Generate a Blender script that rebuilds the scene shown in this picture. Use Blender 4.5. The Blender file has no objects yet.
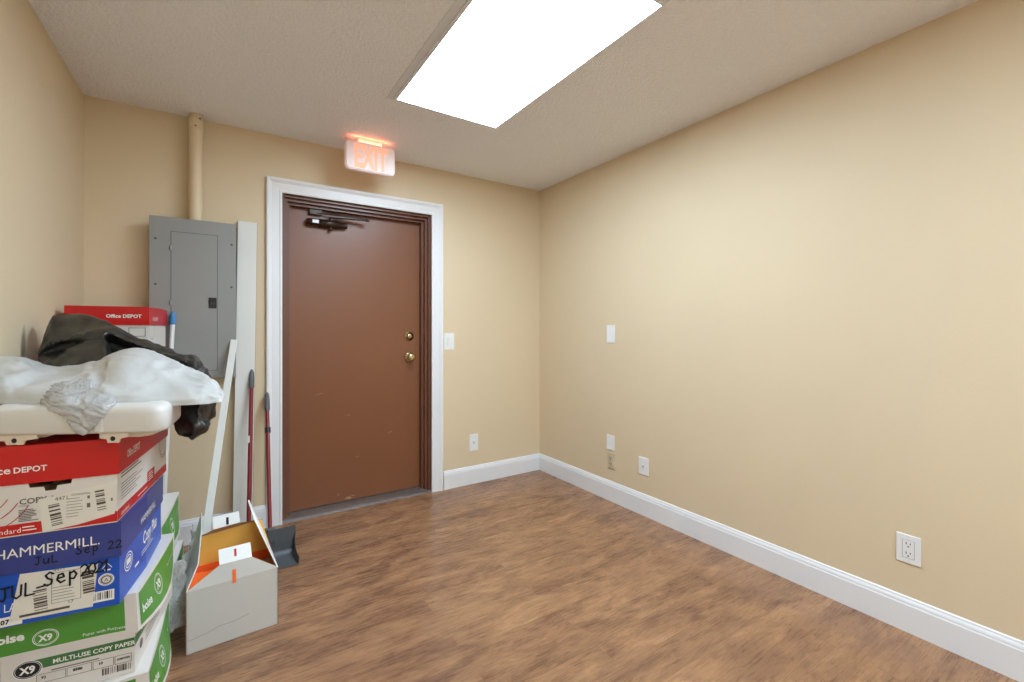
import bpy, bmesh, math, random
from mathutils import Vector, Matrix, noise
random.seed(7)
C = bpy.context.scene.collection
R = math.radians
CAMH = 1.2263
XR, YB, XL, YF, ZC = 2.340, 3.148, -0.597, -3.6, 2.44

# ------------------------------------------------------------------ materials
def srgb(r, g, b):
    f = lambda c: (c/255/12.92) if c/255 <= .04045 else ((c/255+.055)/1.055)**2.4
    return (f(r), f(g), f(b), 1)

def mat(name, col, rough=.5, metal=0, bump=0, bscale=80, var=0, vscale=6, spec=.5, emit=None, estr=0, stretch=None, dist=.004):
    m = bpy.data.materials.new(name); m.use_nodes = True
    nt = m.node_tree; bs = nt.nodes['Principled BSDF']
    bs.inputs['Base Color'].default_value = col
    bs.inputs['Roughness'].default_value = rough
    bs.inputs['Metallic'].default_value = metal
    bs.inputs['Specular IOR Level'].default_value = spec
    if emit:
        bs.inputs['Emission Color'].default_value = emit
        bs.inputs['Emission Strength'].default_value = estr
    tc = nt.nodes.new('ShaderNodeTexCoord')
    src = tc.outputs['Object']
    if stretch:
        mp = nt.nodes.new('ShaderNodeMapping'); mp.inputs['Scale'].default_value = stretch
        nt.links.new(src, mp.inputs['Vector']); src = mp.outputs['Vector']
    if var:
        n = nt.nodes.new('ShaderNodeTexNoise'); n.inputs['Scale'].default_value = vscale
        n.inputs['Detail'].default_value = 4
        nt.links.new(src, n.inputs['Vector'])
        mx = nt.nodes.new('ShaderNodeMix'); mx.data_type = 'RGBA'
        mx.inputs['A'].default_value = tuple(c*(1-var) for c in col[:3])+(1,)
        mx.inputs['B'].default_value = tuple(min(1, c*(1+var)) for c in col[:3])+(1,)
        nt.links.new(n.outputs['Fac'], mx.inputs['Factor'])
        nt.links.new(mx.outputs['Result'], bs.inputs['Base Color'])
    if bump:
        n2 = nt.nodes.new('ShaderNodeTexNoise'); n2.inputs['Scale'].default_value = bscale
        n2.inputs['Detail'].default_value = 3
        nt.links.new(src, n2.inputs['Vector'])
        b = nt.nodes.new('ShaderNodeBump'); b.inputs['Strength'].default_value = bump
        b.inputs['Distance'].default_value = dist
        nt.links.new(n2.outputs['Fac'], b.inputs['Height'])
        nt.links.new(b.outputs['Normal'], bs.inputs['Normal'])
    return m

def film(name, col, rough, alpha):
    m = mat(name, col, rough, bump=.1, bscale=18)
    nt = m.node_tree; bs = nt.nodes['Principled BSDF']
    lw = nt.nodes.new('ShaderNodeTexNoise'); lw.inputs['Scale'].default_value = 7
    lw.inputs['Detail'].default_value = 5; lw.inputs['Distortion'].default_value = 1.5
    mr = nt.nodes.new('ShaderNodeMapRange')
    mr.inputs['From Min'].default_value = .35; mr.inputs['From Max'].default_value = .65
    mr.inputs['To Min'].default_value = max(0, alpha-.12); mr.inputs['To Max'].default_value = min(1, alpha+.12)
    nt.links.new(lw.outputs['Fac'], mr.inputs['Value'])
    nt.links.new(mr.outputs['Result'], bs.inputs['Alpha'])
    return m

M = {}
M['wall'] = mat('wall_paint', srgb(221, 200, 167), .62, bump=.12, bscale=160, var=.03, vscale=3)
M['ceiling'] = mat('popcorn_ceiling', srgb(247, 248, 255), .9, bump=.8, bscale=85, var=.04, vscale=85, dist=.014)
M['trim'] = mat('white_trim', srgb(232, 231, 232), .38, var=.01)
M['door'] = mat('brown_door_paint', srgb(130, 80, 51), .36, bump=.05, bscale=200, var=.05, vscale=2.5)
M['frame'] = mat('brown_frame_paint', srgb(112, 70, 52), .35, var=.05)
M['scuff'] = mat('door_scuff', srgb(168, 130, 104), .6)
M['alu'] = mat('threshold_aluminium', srgb(150, 142, 138), .4, .7, var=.2, vscale=30)
M['brass'] = mat('brass', srgb(206, 184, 140), .25, .95)
M['bronze'] = mat('closer_bronze', srgb(58, 40, 32), .35, .4)
M['panel'] = mat('panel_grey', srgb(146, 146, 144), .45, .15, var=.02)
M['panel_in'] = mat('panel_edge', srgb(95, 96, 96), .5, .2)
M['black'] = mat('black_plastic', srgb(22, 22, 22), .45)
M['dark'] = mat('dark_ink', srgb(28, 26, 28), .8)
M['pipe'] = mat('pipe_paint', srgb(221, 200, 167), .5, var=.04, vscale=20)
M['plate'] = mat('plate_white', srgb(236, 234, 232), .3)
M['plate_tan'] = mat('plate_painted', srgb(204, 188, 156), .5)
M['ivory'] = mat('rocker_ivory', srgb(224, 221, 214), .3)
M['slot'] = mat('slot_dark', srgb(60, 54, 50), .7)
M['metalscrew'] = mat('screw', srgb(150, 150, 148), .35, .8)
M['lens'] = mat('light_lens', srgb(245, 245, 245), .4, emit=(.66, .84, 1, 1), estr=17)
M['lframe'] = mat('light_frame', srgb(226, 228, 234), .5)
M['exitbody'] = mat('exit_body', srgb(236, 226, 222), .35, emit=(1, .3, .2, 1), estr=.09)
M['exitletter'] = mat('exit_letters', srgb(250, 130, 100), .4, emit=(1, .42, .25, 1), estr=.62)
M['exitled'] = mat('exit_led', srgb(255, 80, 50), .4, emit=(1, .12, .05, 1), estr=5)
M['red'] = mat('red_carton', srgb(198, 18, 18), .38, var=.04, vscale=9)
M['cartonwhite'] = mat('white_carton', srgb(222, 216, 210), .5, var=.03, vscale=9)
M['sticker'] = mat('shipping_label_paper', srgb(226, 222, 212), .55, var=.03, vscale=14)
M['print'] = mat('grey_print', srgb(110, 104, 100), .7)
M['brownprint'] = mat('brown_barcode', srgb(92, 78, 66), .7)
M['navy'] = mat('navy_carton', srgb(48, 60, 134), .35, var=.05)
M['blue'] = mat('blue_carton', srgb(8, 78, 186), .33, var=.05)
M['green'] = mat('green_carton', srgb(80, 148, 52), .4, var=.05)
M['dgreen'] = mat('dark_green_print', srgb(66, 116, 60), .5)
M['white'] = mat('white_print', srgb(240, 238, 234), .5)
M['redprint'] = mat('red_print', srgb(190, 40, 40), .6)
M['kraft'] = mat('kraft_inside', srgb(116, 84, 54), .8, var=.1)
M['boxgrey'] = mat('grey_board', srgb(206, 203, 198), .6, var=.03)
M['boxwhite'] = mat('white_board', srgb(238, 236, 232), .5)
M['orange'] = mat('orange_liner', srgb(250, 112, 42), .55, var=.03)
M['ochre'] = mat('ochre_liner', srgb(236, 184, 84), .55, var=.1, vscale=9)
M['tan'] = mat('tan_board', srgb(176, 140, 96), .7, var=.1)
M['bagwhite'] = mat('white_bag_plastic', srgb(196, 196, 195), .33, bump=.55, bscale=24)
M['bagclear'] = film('clear_bag_plastic', srgb(200, 200, 201), .2, .74)
M['wrap'] = film('clear_wrap', srgb(205, 208, 204), .2, .55)
M['bagblack'] = mat('black_bag_plastic', srgb(38, 36, 33), .36, bump=.4, bscale=26, spec=.6)
M['tray'] = mat('white_moulded_plastic', srgb(216, 214, 211), .3, var=.01)
M['traytab'] = mat('cream_plastic', srgb(222, 206, 188), .45)
M['lath'] = mat('white_lath', srgb(226, 224, 218), .5, var=.03)
M['boardedge'] = mat('raw_board_edge', srgb(120, 88, 62), .7, var=.1)
M['redhandle'] = mat('red_handle', srgb(124, 22, 28), .32)
M['grip'] = mat('grey_grip', srgb(92, 92, 96), .5)
M['pan'] = mat('dustpan_plastic', srgb(84, 87, 90), .36, var=.12, vscale=25)
M['bristle'] = mat('bristle', srgb(70, 66, 62), .8, bump=.8, bscale=120)
M['bluecap'] = mat('blue_cap', srgb(70, 140, 200), .4)

def floor_mat():
    m = bpy.data.materials.new('laminate_floor'); m.use_nodes = True
    nt = m.node_tree; N = nt.nodes; Lk = nt.links; bs = N['Principled BSDF']
    tc = N.new('ShaderNodeTexCoord')
    br = N.new('ShaderNodeTexBrick')
    br.inputs['Scale'].default_value = 1; br.inputs['Brick Width'].default_value = 1.22
    br.inputs['Row Height'].default_value = .127; br.inputs['Mortar Size'].default_value = .0009
    br.offset = .37
    br.inputs['Color1'].default_value = (0, 0, 0, 1); br.inputs['Color2'].default_value = (1, 1, 1, 1)
    br.inputs['Mortar'].default_value = (.5, .5, .5, 1)
    Lk.new(tc.outputs['Object'], br.inputs['Vector'])
    def nz(scale, stretch, detail, dist, rough=.6, ph=None):
        mp = N.new('ShaderNodeMapping'); mp.inputs['Scale'].default_value = stretch
        if ph:
            # shift the grain from plank to plank
            ad = N.new('ShaderNodeVectorMath'); ad.operation = 'MULTIPLY_ADD'
            ad.inputs[1].default_value = (3.1, 1.7, .9)
            Lk.new(br.outputs['Color'], ad.inputs[0]); Lk.new(tc.outputs['Object'], ad.inputs[2])
            Lk.new(ad.outputs['Vector'], mp.inputs['Vector'])
        else:
            Lk.new(tc.outputs['Object'], mp.inputs['Vector'])
        n = N.new('ShaderNodeTexNoise'); n.inputs['Scale'].default_value = scale
        n.inputs['Detail'].default_value = detail; n.inputs['Distortion'].default_value = dist
        n.inputs['Roughness'].default_value = rough
        Lk.new(mp.outputs['Vector'], n.inputs['Vector']); return n
    a = nz(1.5, (1.3, 3.8, 1), 7, 1.5, .64, True)
    b = nz(8, (.8, 13, 1), 8, 1.0, .72, True)
    c = nz(2.6, (1.0, 2.0, 1), 5, 2.6, .6)
    g = nz(5.5, (1.0, 3.0, 1), 3, 3.5, .5, True)
    def math_(op, x, y):
        q = N.new('ShaderNodeMath'); q.operation = op
        for i, v in enumerate((x, y)):
            if isinstance(v, (int, float)): q.inputs[i].default_value = v
            else: Lk.new(v, q.inputs[i])
        return q.outputs[0]
    s = math_('ADD', math_('MULTIPLY', a.outputs['Fac'], .38), math_('MULTIPLY', b.outputs['Fac'], .14))
    s = math_('ADD', s, math_('ADD', math_('MULTIPLY', c.outputs['Fac'], .30), math_('MULTIPLY', g.outputs['Fac'], .18)))
    sep = N.new('ShaderNodeSeparateColor'); Lk.new(br.outputs['Color'], sep.inputs[0])
    s = math_('ADD', s, math_('MULTIPLY', math_('SUBTRACT', sep.outputs[0], .5), .035))
    cr = N.new('ShaderNodeValToRGB'); e = cr.color_ramp.elements
    e[0].position = .33; e[0].color = srgb(100, 71, 54)
    e[1].position = .69; e[1].color = srgb(190, 146, 108)
    for pos, col in ((.43, srgb(126, 89, 66)), (.50, srgb(150, 109, 79)), (.575, srgb(168, 124, 89))):
        q = e.new(pos); q.color = col
    Lk.new(s, cr.inputs['Fac'])
    mx = N.new('ShaderNodeMix'); mx.data_type = 'RGBA'; mx.blend_type = 'MULTIPLY'
    mx.inputs['B'].default_value = (.62, .58, .55, 1)
    Lk.new(math_('MULTIPLY', br.outputs['Fac'], .6), mx.inputs['Factor'])
    Lk.new(cr.outputs['Color'], mx.inputs['A'])
    Lk.new(mx.outputs['Result'], bs.inputs['Base Color'])
    bs.inputs['Roughness'].default_value = .3
    mr = N.new('ShaderNodeMapRange'); mr.inputs['To Min'].default_value = .20; mr.inputs['To Max'].default_value = .36
    Lk.new(b.outputs['Fac'], mr.inputs['Value']); Lk.new(mr.outputs['Result'], bs.inputs['Roughness'])
    bp = N.new('ShaderNodeBump'); bp.inputs['Strength'].default_value = .06; bp.inputs['Distance'].default_value = .002
    Lk.new(b.outputs['Fac'], bp.inputs['Height']); Lk.new(bp.outputs['Normal'], bs.inputs['Normal'])
    return m
M['floor'] = floor_mat()

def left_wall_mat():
    # wall paint with a narrow dark streak, soft at its edges
    m = mat('wall_paint_with_streak', srgb(221, 200, 167), .62, bump=.12, bscale=160, var=.03, vscale=3)
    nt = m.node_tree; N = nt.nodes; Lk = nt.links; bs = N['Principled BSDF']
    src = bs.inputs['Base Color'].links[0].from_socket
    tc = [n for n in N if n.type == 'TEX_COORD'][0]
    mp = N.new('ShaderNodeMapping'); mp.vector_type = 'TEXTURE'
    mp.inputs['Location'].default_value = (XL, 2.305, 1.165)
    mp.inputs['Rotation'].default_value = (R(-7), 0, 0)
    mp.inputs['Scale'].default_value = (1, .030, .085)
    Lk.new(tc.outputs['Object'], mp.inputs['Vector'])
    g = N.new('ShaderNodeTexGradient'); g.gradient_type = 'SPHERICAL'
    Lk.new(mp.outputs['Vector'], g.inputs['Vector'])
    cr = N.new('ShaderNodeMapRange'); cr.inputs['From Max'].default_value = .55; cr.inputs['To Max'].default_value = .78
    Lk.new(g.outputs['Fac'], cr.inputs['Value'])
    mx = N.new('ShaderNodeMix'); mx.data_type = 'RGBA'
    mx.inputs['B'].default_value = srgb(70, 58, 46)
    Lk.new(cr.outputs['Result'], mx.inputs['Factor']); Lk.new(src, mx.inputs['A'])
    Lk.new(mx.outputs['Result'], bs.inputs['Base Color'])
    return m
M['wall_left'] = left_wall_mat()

# ------------------------------------------------------------------ mesh kit
class MB:
    def __init__(s): s.v = []; s.f = []; s.m = []; s.mats = []; s.sm = []
    def mi(s, m):
        if m not in s.mats: s.mats.append(m)
        return s.mats.index(m)
    def add(s, vs, fs, m, smooth=False):
        b = len(s.v); k = s.mi(m)
        s.v += [tuple(v) for v in vs]
        for f in fs: s.f.append(tuple(b+i for i in f)); s.m.append(k); s.sm.append(smooth)
    def box(s, x0, x1, y0, y1, z0, z1, m, bev=0, T=None, seg=2):
        bm = bmesh.new(); bmesh.ops.create_cube(bm, size=1)
        for v in bm.verts:
            v.co = Vector(((x0+x1)/2+v.co.x*(x1-x0), (y0+y1)/2+v.co.y*(y1-y0), (z0+z1)/2+v.co.z*(z1-z0)))
        if bev: bmesh.ops.bevel(bm, geom=bm.edges[:], offset=bev, segments=seg, affect='EDGES', profile=.5)
        s.bm(bm, m, T)
    def bm(s, bm, m, T=None, smooth=False):
        bm.verts.index_update()
        vs = [(T @ v.co) if T else v.co.copy() for v in bm.verts]
        s.add(vs, [[v.index for v in f.verts] for f in bm.faces], m, smooth); bm.free()
    def prism(s, poly, axis, a, b, m):
        # extrude a 2D outline (list of (p,q)) along an axis
        def P(p, q, t): return {'x': (t, p, q), 'y': (p, t, q), 'z': (p, q, t)}[axis]
        n = len(poly); vs = [P(p, q, a) for p, q in poly]+[P(p, q, b) for p, q in poly]
        fs = [tuple(range(n))[::-1], tuple(range(n, 2*n))]+[(i, (i+1) % n, n+(i+1) % n, n+i) for i in range(n)]
        s.add(vs, fs, m)
    def slab(s, pts, nrm, t, m, m2=None):
        # a board of thickness t: face polygon pts (3D) in m, back in m2
        n = len(pts); pts = [Vector(p) for p in pts]; o = Vector(nrm).normalized()*t
        vs = pts+[p-o for p in pts]
        s.add(vs, [tuple(range(n))], m)
        s.add(vs, [tuple(range(n, 2*n))[::-1]]+[(i, n+i, n+(i+1) % n, (i+1) % n) for i in range(n)], m2 or m)
    def tube(s, pts, r, m, n=16, caps=True, smooth=True):
        pts = [Vector(p) for p in pts]; rr = r if isinstance(r, (list, tuple)) else [r]*len(pts)
        vs = []; fs = []; up = None
        for i, p in enumerate(pts):
            d = (pts[min(i+1, len(pts)-1)]-pts[max(i-1, 0)])
            if d.length < 1e-9: d = pts[-1]-pts[0]
            d.normalize()
            if up is None: up = d.orthogonal().normalized()
            x = (up-d*up.dot(d)).normalized(); up = x; y = d.cross(x)
            for k in range(n):
                a = 2*math.pi*k/n; vs.append(p+rr[i]*(math.cos(a)*x+math.sin(a)*y))
        for i in range(len(pts)-1):
            for k in range(n):
                fs.append((i*n+k, i*n+(k+1) % n, (i+1)*n+(k+1) % n, (i+1)*n+k))
        s.add(vs, fs, m, smooth)
        if caps: s.add(vs, [tuple(range(n))[::-1], tuple(range((len(pts)-1)*n, len(pts)*n))], m)
    def grid(s, f, nu, nv, m, smooth=False, flip=False):
        vs = [f(i/nu, j/nv) for j in range(nv+1) for i in range(nu+1)]
        fs = []
        for j in range(nv):
            for i in range(nu):
                a = j*(nu+1)+i; q = (a, a+1, a+nu+2, a+nu+1); fs.append(q[::-1] if flip else q)
        s.add(vs, fs, m, smooth)
    def warp(s, fn):
        s.v = [tuple(fn(*v)) for v in s.v]
    def build(s, name, parent=None, merge=False, subsurf=0, auto=False):
        me = bpy.data.meshes.new(name); me.from_pydata(s.v, [], s.f)
        for m in s.mats: me.materials.append(M[m])
        for p, k, sm in zip(me.polygons, s.m, s.sm): p.material_index = k; p.use_smooth = sm
        if merge:
            bm = bmesh.new(); bm.from_mesh(me); bmesh.ops.remove_doubles(bm, verts=bm.verts, dist=1e-5)
            bmesh.ops.recalc_face_normals(bm, faces=bm.faces); bm.to_mesh(me); bm.free()
        me.update()
        o = bpy.data.objects.new(name, me); C.objects.link(o)
        if parent: o.parent = parent
        if subsurf:
            md = o.modifiers.new('s', 'SUBSURF'); md.levels = md.render_levels = subsurf
        return o

def tag(o, label=None, cat=None, group=None, kind=None):
    for k, v in (('label', label), ('category', cat), ('group', group), ('kind', kind)):
        if v: o[k] = v
    return o
def thing(name, label, cat, loc=(0, 0, 0), rz=0, group=None, rot=None):
    o = bpy.data.objects.new(name, None); C.objects.link(o); o.empty_display_size = .05
    o.location = loc; o.rotation_euler = rot or (0, 0, rz)
    return tag(o, label, cat, group)
def struct(o): o['kind'] = 'structure'; return o

# lettering and flat print (kept in the mesh of the part it is printed on)
_tc = {}
def text2d(s, size, bold=0, shear=0, align='LEFT', sx=1, space=1):
    key = (s, size, bold, shear, align, sx, space)
    if key not in _tc:
        cu = bpy.data.curves.new('t', 'FONT'); cu.body = s; cu.size = size; cu.offset = bold
        cu.shear = shear; cu.align_x = align; cu.resolution_u = 2; cu.space_character = space
        cu.fill_mode = 'FRONT'
        o = bpy.data.objects.new('t', cu); C.objects.link(o)
        dg = bpy.context.evaluated_depsgraph_get(); me = bpy.data.meshes.new_from_object(o.evaluated_get(dg))
        _tc[key] = ([(v.co.x*sx, v.co.y) for v in me.vertices], [tuple(p.vertices) for p in me.polygons])
        bpy.data.objects.remove(o); bpy.data.curves.remove(cu); bpy.data.meshes.remove(me)
    return _tc[key]
class Face:
    # a flat side of something: origin, right and up directions, outward normal
    def __init__(s, mb, O, U, V): s.mb = mb; s.O = Vector(O); s.U = Vector(U); s.V = Vector(V); s.N = s.U.cross(s.V)
    def P(s, u, v, e): return s.O+s.U*u+s.V*v+s.N*e
    def text(s, t, u, v, size, m, rot=0, e=.0012, **k):
        vs, fs = text2d(t, size, **k); c, n = math.cos(rot), math.sin(rot)
        s.mb.add([s.P(u+x*c-y*n, v+x*n+y*c, e) for x, y in vs], fs, m)
    def poly(s, pts, m, e=.0008, sub=1):
        if len(pts) == 4 and sub > 1:
            a, b, c, d = [Vector(p) for p in pts]
            def f(x, y):
                q = (a*(1-x)+b*x)*(1-y)+(d*(1-x)+c*x)*y; return s.P(q.x, q.y, e)
            s.mb.grid(f, sub, sub, m)
        else: s.mb.add([s.P(u, v, e) for u, v in pts], [tuple(range(len(pts)))], m)
    def rect(s, u0, u1, v0, v1, m, e=.0008, sub=6): s.poly([(u0, v0), (u1, v0), (u1, v1), (u0, v1)], m, e, sub)
    def frame(s, u0, u1, v0, v1, w, m, e=.001):
        for q in ((u0, u1, v0, v0+w), (u0, u1, v1-w, v1), (u0, u0+w, v0, v1), (u1-w, u1, v0, v1)): s.rect(*q, m, e, 3)
    def ring(s, u, v, ru, rv, w, m, e=.001, rot=0, n=28):
        c, d = math.cos(rot), math.sin(rot); vs = []
        for k in range(n):
            a = 2*math.pi*k/n
            for q in (0, w):
                x, y = (ru-q)*math.cos(a), (rv-q)*math.sin(a); vs.append(s.P(u+x*c-y*d, v+x*d+y*c, e))
        s.mb.add(vs, [(2*k, 2*((k+1) % n), 2*((k+1) % n)+1, 2*k+1) for k in range(n)], m)
    def disc(s, u, v, ru, rv, m, e=.0008, rot=0, n=28):
        c, d = math.cos(rot), math.sin(rot)
        s.poly([(u+ru*math.cos(a)*c-rv*math.sin(a)*d, v+ru*math.cos(a)*d+rv*math.sin(a)*c) for a in (2*math.pi*k/n for k in range(n))], m, e)
    def stroke(s, pts, w, m, e=.0016):
        for (a, b) in zip(pts, pts[1:]):
            a = Vector(a); b = Vector(b); d = (b-a)
            if d.length < 1e-6: continue
            d.normalize(); n = Vector((-d.y, d.x))*w/2
            s.poly([a-n, b-n, b+n, a+n], m, e)
        for p in pts: s.disc(p[0], p[1], w/2, w/2, m, e, n=8)
    def bars(s, u0, u1, v0, v1, m, horiz=False, n=14, e=.0012, rot=0, seed=1):
        rd = random.Random(seed); t = 0; ws = []
        for k in range(2*n): ws.append(rd.choice((1, 1, 2, 3)))
        tot = sum(ws); pos = 0; cx, cy = (u0+u1)/2, (v0+v1)/2; c, d = math.cos(rot), math.sin(rot)
        for k, w in enumerate(ws):
            a, b = pos/tot, (pos+w)/tot; pos += w
            if k % 2: continue
            if horiz: q = [(u0, v0+(v1-v0)*a), (u1, v0+(v1-v0)*a), (u1, v0+(v1-v0)*b), (u0, v0+(v1-v0)*b)]
            else: q = [(u0+(u1-u0)*a, v0), (u0+(u1-u0)*b, v0), (u0+(u1-u0)*b, v1), (u0+(u1-u0)*a, v1)]
            s.poly([(cx+(x-cx)*c-(y-cy)*d, cy+(x-cx)*d+(y-cy)*c) for x, y in q], m, e)
    def lines(s, u0, u1, v0, v1, n, m, h=.0014, seed=3, e=.001):
        rd = random.Random(seed)
        for k in range(n):
            v = v1-(v1-v0)*(k+.5)/n
            s.rect(u0, u0+(u1-u0)*rd.uniform(.6, 1), v-h/2, v+h/2, m, e, 2)

GL = {  # hand-lettering strokes in a unit box
 'J': [[(.1, 1), (.8, 1)], [(.5, 1), (.5, .2), (.35, 0), (.1, .15)]],
 'u': [[(.1, .65), (.12, .15), (.35, 0), (.65, .2), (.7, .65), (.72, 0)]],
 'U': [[(.1, 1), (.12, .2), (.4, 0), (.7, .2), (.75, 1)]],
 'L': [[(.15, 1), (.12, .02), (.75, .05)]], 'l': [[(.3, 1), (.3, .05), (.55, 0)]],
 'S': [[(.75, .85), (.5, 1), (.2, .8), (.35, .55), (.65, .4), (.6, .1), (.3, 0), (.1, .15)]],
 'e': [[(.15, .35), (.65, .42), (.55, .68), (.25, .62), (.15, .25), (.4, 0), (.7, .12)]],
 'p': [[(.2, .65), (.2, -.4)], [(.2, .5), (.5, .68), (.7, .4), (.5, .08), (.2, .15)]],
 '2': [[(.1, .8), (.4, 1), (.7, .78), (.5, .4), (.1, .02), (.8, .06)]],
 '0': [[(.4, 1), (.12, .6), (.2, .1), (.5, 0), (.72, .4), (.65, .88), (.4, 1)]],
 '1': [[(.2, .75), (.45, 1), (.4, 0)]], '7': [[(.1, .95), (.75, .95), (.3, 0)]], '-': [[(.05, .42), (.85, .5)]]}
def handwrite(face, t, u, v, h, w, m, adv=.8, slope=0, e=.0016):
    for k, ch in enumerate(t):
        if ch in GL:
            for st in GL[ch]:
                face.stroke([(u+k*h*adv+x*h*.8, v+slope*k*h*adv+y*h) for x, y in st], w, m, e)

# ------------------------------------------------------------------ room shell
T = .12
b = MB(); b.box(XL-T, XR+T, YF-T, YB+T+.3, -.1, 0, 'floor'); struct(b.build('floor'))
b = MB(); b.box(XL-T, XR+T, YF-T, YB+T, ZC, ZC+.1, 'ceiling'); struct(b.build('ceiling'))
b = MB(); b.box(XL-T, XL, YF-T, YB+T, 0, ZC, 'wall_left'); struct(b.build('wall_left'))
b = MB(); b.box(XR, XR+T, YF-T, YB+T, 0, ZC, 'wall'); struct(b.build('wall_right'))
b = MB(); b.box(XL, XR, YF-T, YF, 0, ZC, 'wall'); struct(b.build('wall_front'))
DX0, DX1, DZ = .3215, 1.326, 2.085         # opening inside the white casing
b = MB()
b.box(XL, DX0-.005, YB, YB+T, 0, ZC, 'wall'); b.box(DX1+.005, XR, YB, YB+T, 0, ZC, 'wall'); b.box(DX0-.005, DX1+.005, YB, YB+T, DZ+.005, ZC, 'wall')
struct(b.build('wall_back'))

# baseboards with a stepped bead on top
BP = [(0, 0), (.015, 0), (.015, .108), (.0125, .113), (.0125, .118), (.011, .124), (.007, .131), (.006, .137), (0, .140)]
def base_x(mb, x0, x1, y, sgn): mb.prism([(y-sgn*d, z) for d, z in BP], 'x', x0, x1, 'trim')
def base_y(mb, y0, y1, x, sgn): mb.prism([(x+sgn*d, z) for d, z in BP], 'y', y0, y1, 'trim')
CX0, CX1, CZ = .235, 1.4245, 2.177         # outside of casing
b = MB(); base_x(b, XL, CX0, YB, 1); base_x(b, CX1, XR, YB, 1); struct(b.build('baseboard_back'))
b = MB(); base_y(b, YF, YB, XR, -1); struct(b.build('baseboard_right'))
b = MB(); base_y(b, YF, YB, XL, 1); struct(b.build('baseboard_left'))
b = MB(); base_x(b, XL, XR, YF, -1); struct(b.build('baseboard_front'))

# casing: mitred profile swept round the opening
CP = [(0, 0), (0, .010), (.006, .013), (.012, .013), (.016, .010), (.058, .012), (.066, .016), (.074, .021), (.084, .022), (.0885, .019), (.0885, 0)]
b = MB(); rings = []
for (x, z, ux, uz) in ((DX0, 0, -1, 0), (DX0, DZ, -1, 1), (DX1, DZ, 1, 1), (DX1, 0, 1, 0)):
    rings.append([(x+ux*o, YB-d, z+uz*o) for o, d in CP])
vs = [v for r in rings for v in r]; n = len(CP); fs = []
for i in range(3):
    for k in range(n-1): fs.append((i*n+k, i*n+k+1, (i+1)*n+k+1, (i+1)*n+k))
fs += [tuple(range(n)), tuple(range(3*n, 4*n))[::-1]]
b.add(vs, fs, 'trim'); struct(b.build('trim_1', merge=True))

# brown steel frame with rabbet and stop
b = MB(); fw, dd = .030, .10
FP = [(0, 0), (0, .020), (.016, .020), (.016, .045), (.034, .045), (.034, .075), (.050, .075), (.050, .118), (.040, .118), (.040, .17), (-.004, .17), (-.004, 0)]
rings = []
for (x, z, ux, uz) in ((DX0, 0, 1, 0), (DX0, DZ, 1, -1), (DX1, DZ, -1, -1), (DX1, 0, -1, 0)):
    rings.append([(x+ux*o, YB-.002+d, z+uz*o) for o, d in FP])
vs = [v for r in rings for v in r]; n = len(FP); fs = []
for i in range(3):
    for k in range(n): fs.append((i*n+k, i*n+(k+1) % n, (i+1)*n+(k+1) % n, (i+1)*n+k))
fs += [tuple(range(n)), tuple(range(3*n, 4*n))[::-1]]
b.add(vs, fs, 'frame'); struct(b.build('trim_2', merge=True))
# threshold
b = MB(); b.prism([(YB-.006, 0), (YB+.010, .010), (YB+.03, .014), (YB+.17, .014), (YB+.20, .010), (YB+.20, 0)], 'x', DX0+.002, DX1-.002, 'alu')
struct(b.build('trim_3'))

# door leaf
dY = YB+.121
d = bpy.data.objects.new('door_1', None); C.objects.link(d); d.location = (DX0+.042, dY, .018); struct(d)
dw = DX1-DX0-.084; dh = DZ-.042-.018
b = MB(); b.box(0, dw, 0, .044, 0, dh, 'door', .002)
fc = Face(b, (0, 0, 0), (1, 0, 0), (0, 0, 1))
for pts in ([(.315, .048), (.322, .066), (.328, .05)], [(.36, .018), (.385, .03), (.41, .022), (.40, .008)], [(.395, .03), (.43, .034), (.43, .026)],
            [(.66, .44), (.70, .452), (.70, .446)], [(.16, .76), (.22, .772), (.22, .768)], [(.36, .60), (.40, .606), (.40, .602)], [(.43, .30), (.46, .304), (.46, .300)]):
    fc.poly(pts, 'scuff', .0006)
b.build('leaf', d)
def knob(zc, name, latch):
    b = MB(); x = 1.196-(DX0+.042)
    prof = [(0, .034), (.004, .036), (.009, .033), (.011, .014)]
    if latch: prof += [(.03, .013), (.036, .022), (.046, .029), (.058, .029), (.066, .022), (.068, .010), (.068, .0)]
    else: prof += [(.014, .020), (.020, .0195), (.022, .012), (.022, 0)]
    b.tube([(x, -y, zc) for y, r in prof], [max(r, .0005) for y, r in prof], 'brass', 24)
    if not latch: b.box(x-.004, x+.004, -.034, -.020, zc-.012, zc+.012, 'brass', .002)
    return b.build(name, d)
tag(knob(1.174-.018, 'deadbolt', False)); tag(knob(1.017-.018, 'knob', True))
d['label'] = 'brown painted steel door with two brass locks and a closer'
# closer on the door head
b = MB(); x0 = .473-(DX0+.042); zc = 1.946-.018
b.tube([(x0, -.032, zc), (x0+.012, -.032, zc), (x0+.013, -.032, zc), (x0+.075, -.032, zc), (x0+.076, -.032, zc), (x0+.205, -.032, zc), (x0+.206, -.032, zc), (x0+.262, -.032, zc)],
       [.018, .021, .024, .024, .027, .027, .023, .021], 'bronze', 20)
b.box(x0+.03, x0+.235, -.030, 0, zc-.016, zc+.016, 'bronze', .004)
b.tube([(x0+.155, -.032, zc-.02), (x0+.155, -.032, zc-.046)], [.014, .011], 'bronze', 16)
b.tube([(x0+.155, -.032, zc+.02), (x0+.155, -.032, zc+.048)], [.012, .010], 'bronze', 16)
fc = Face(b, (x0, -.0592, zc), (1, 0, 0), (0, 0, 1)); fc.rect(.035, .075, -.010, .012, 'plate', .0028)
cl = b.build('door_closer', d)
b = MB()
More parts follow.
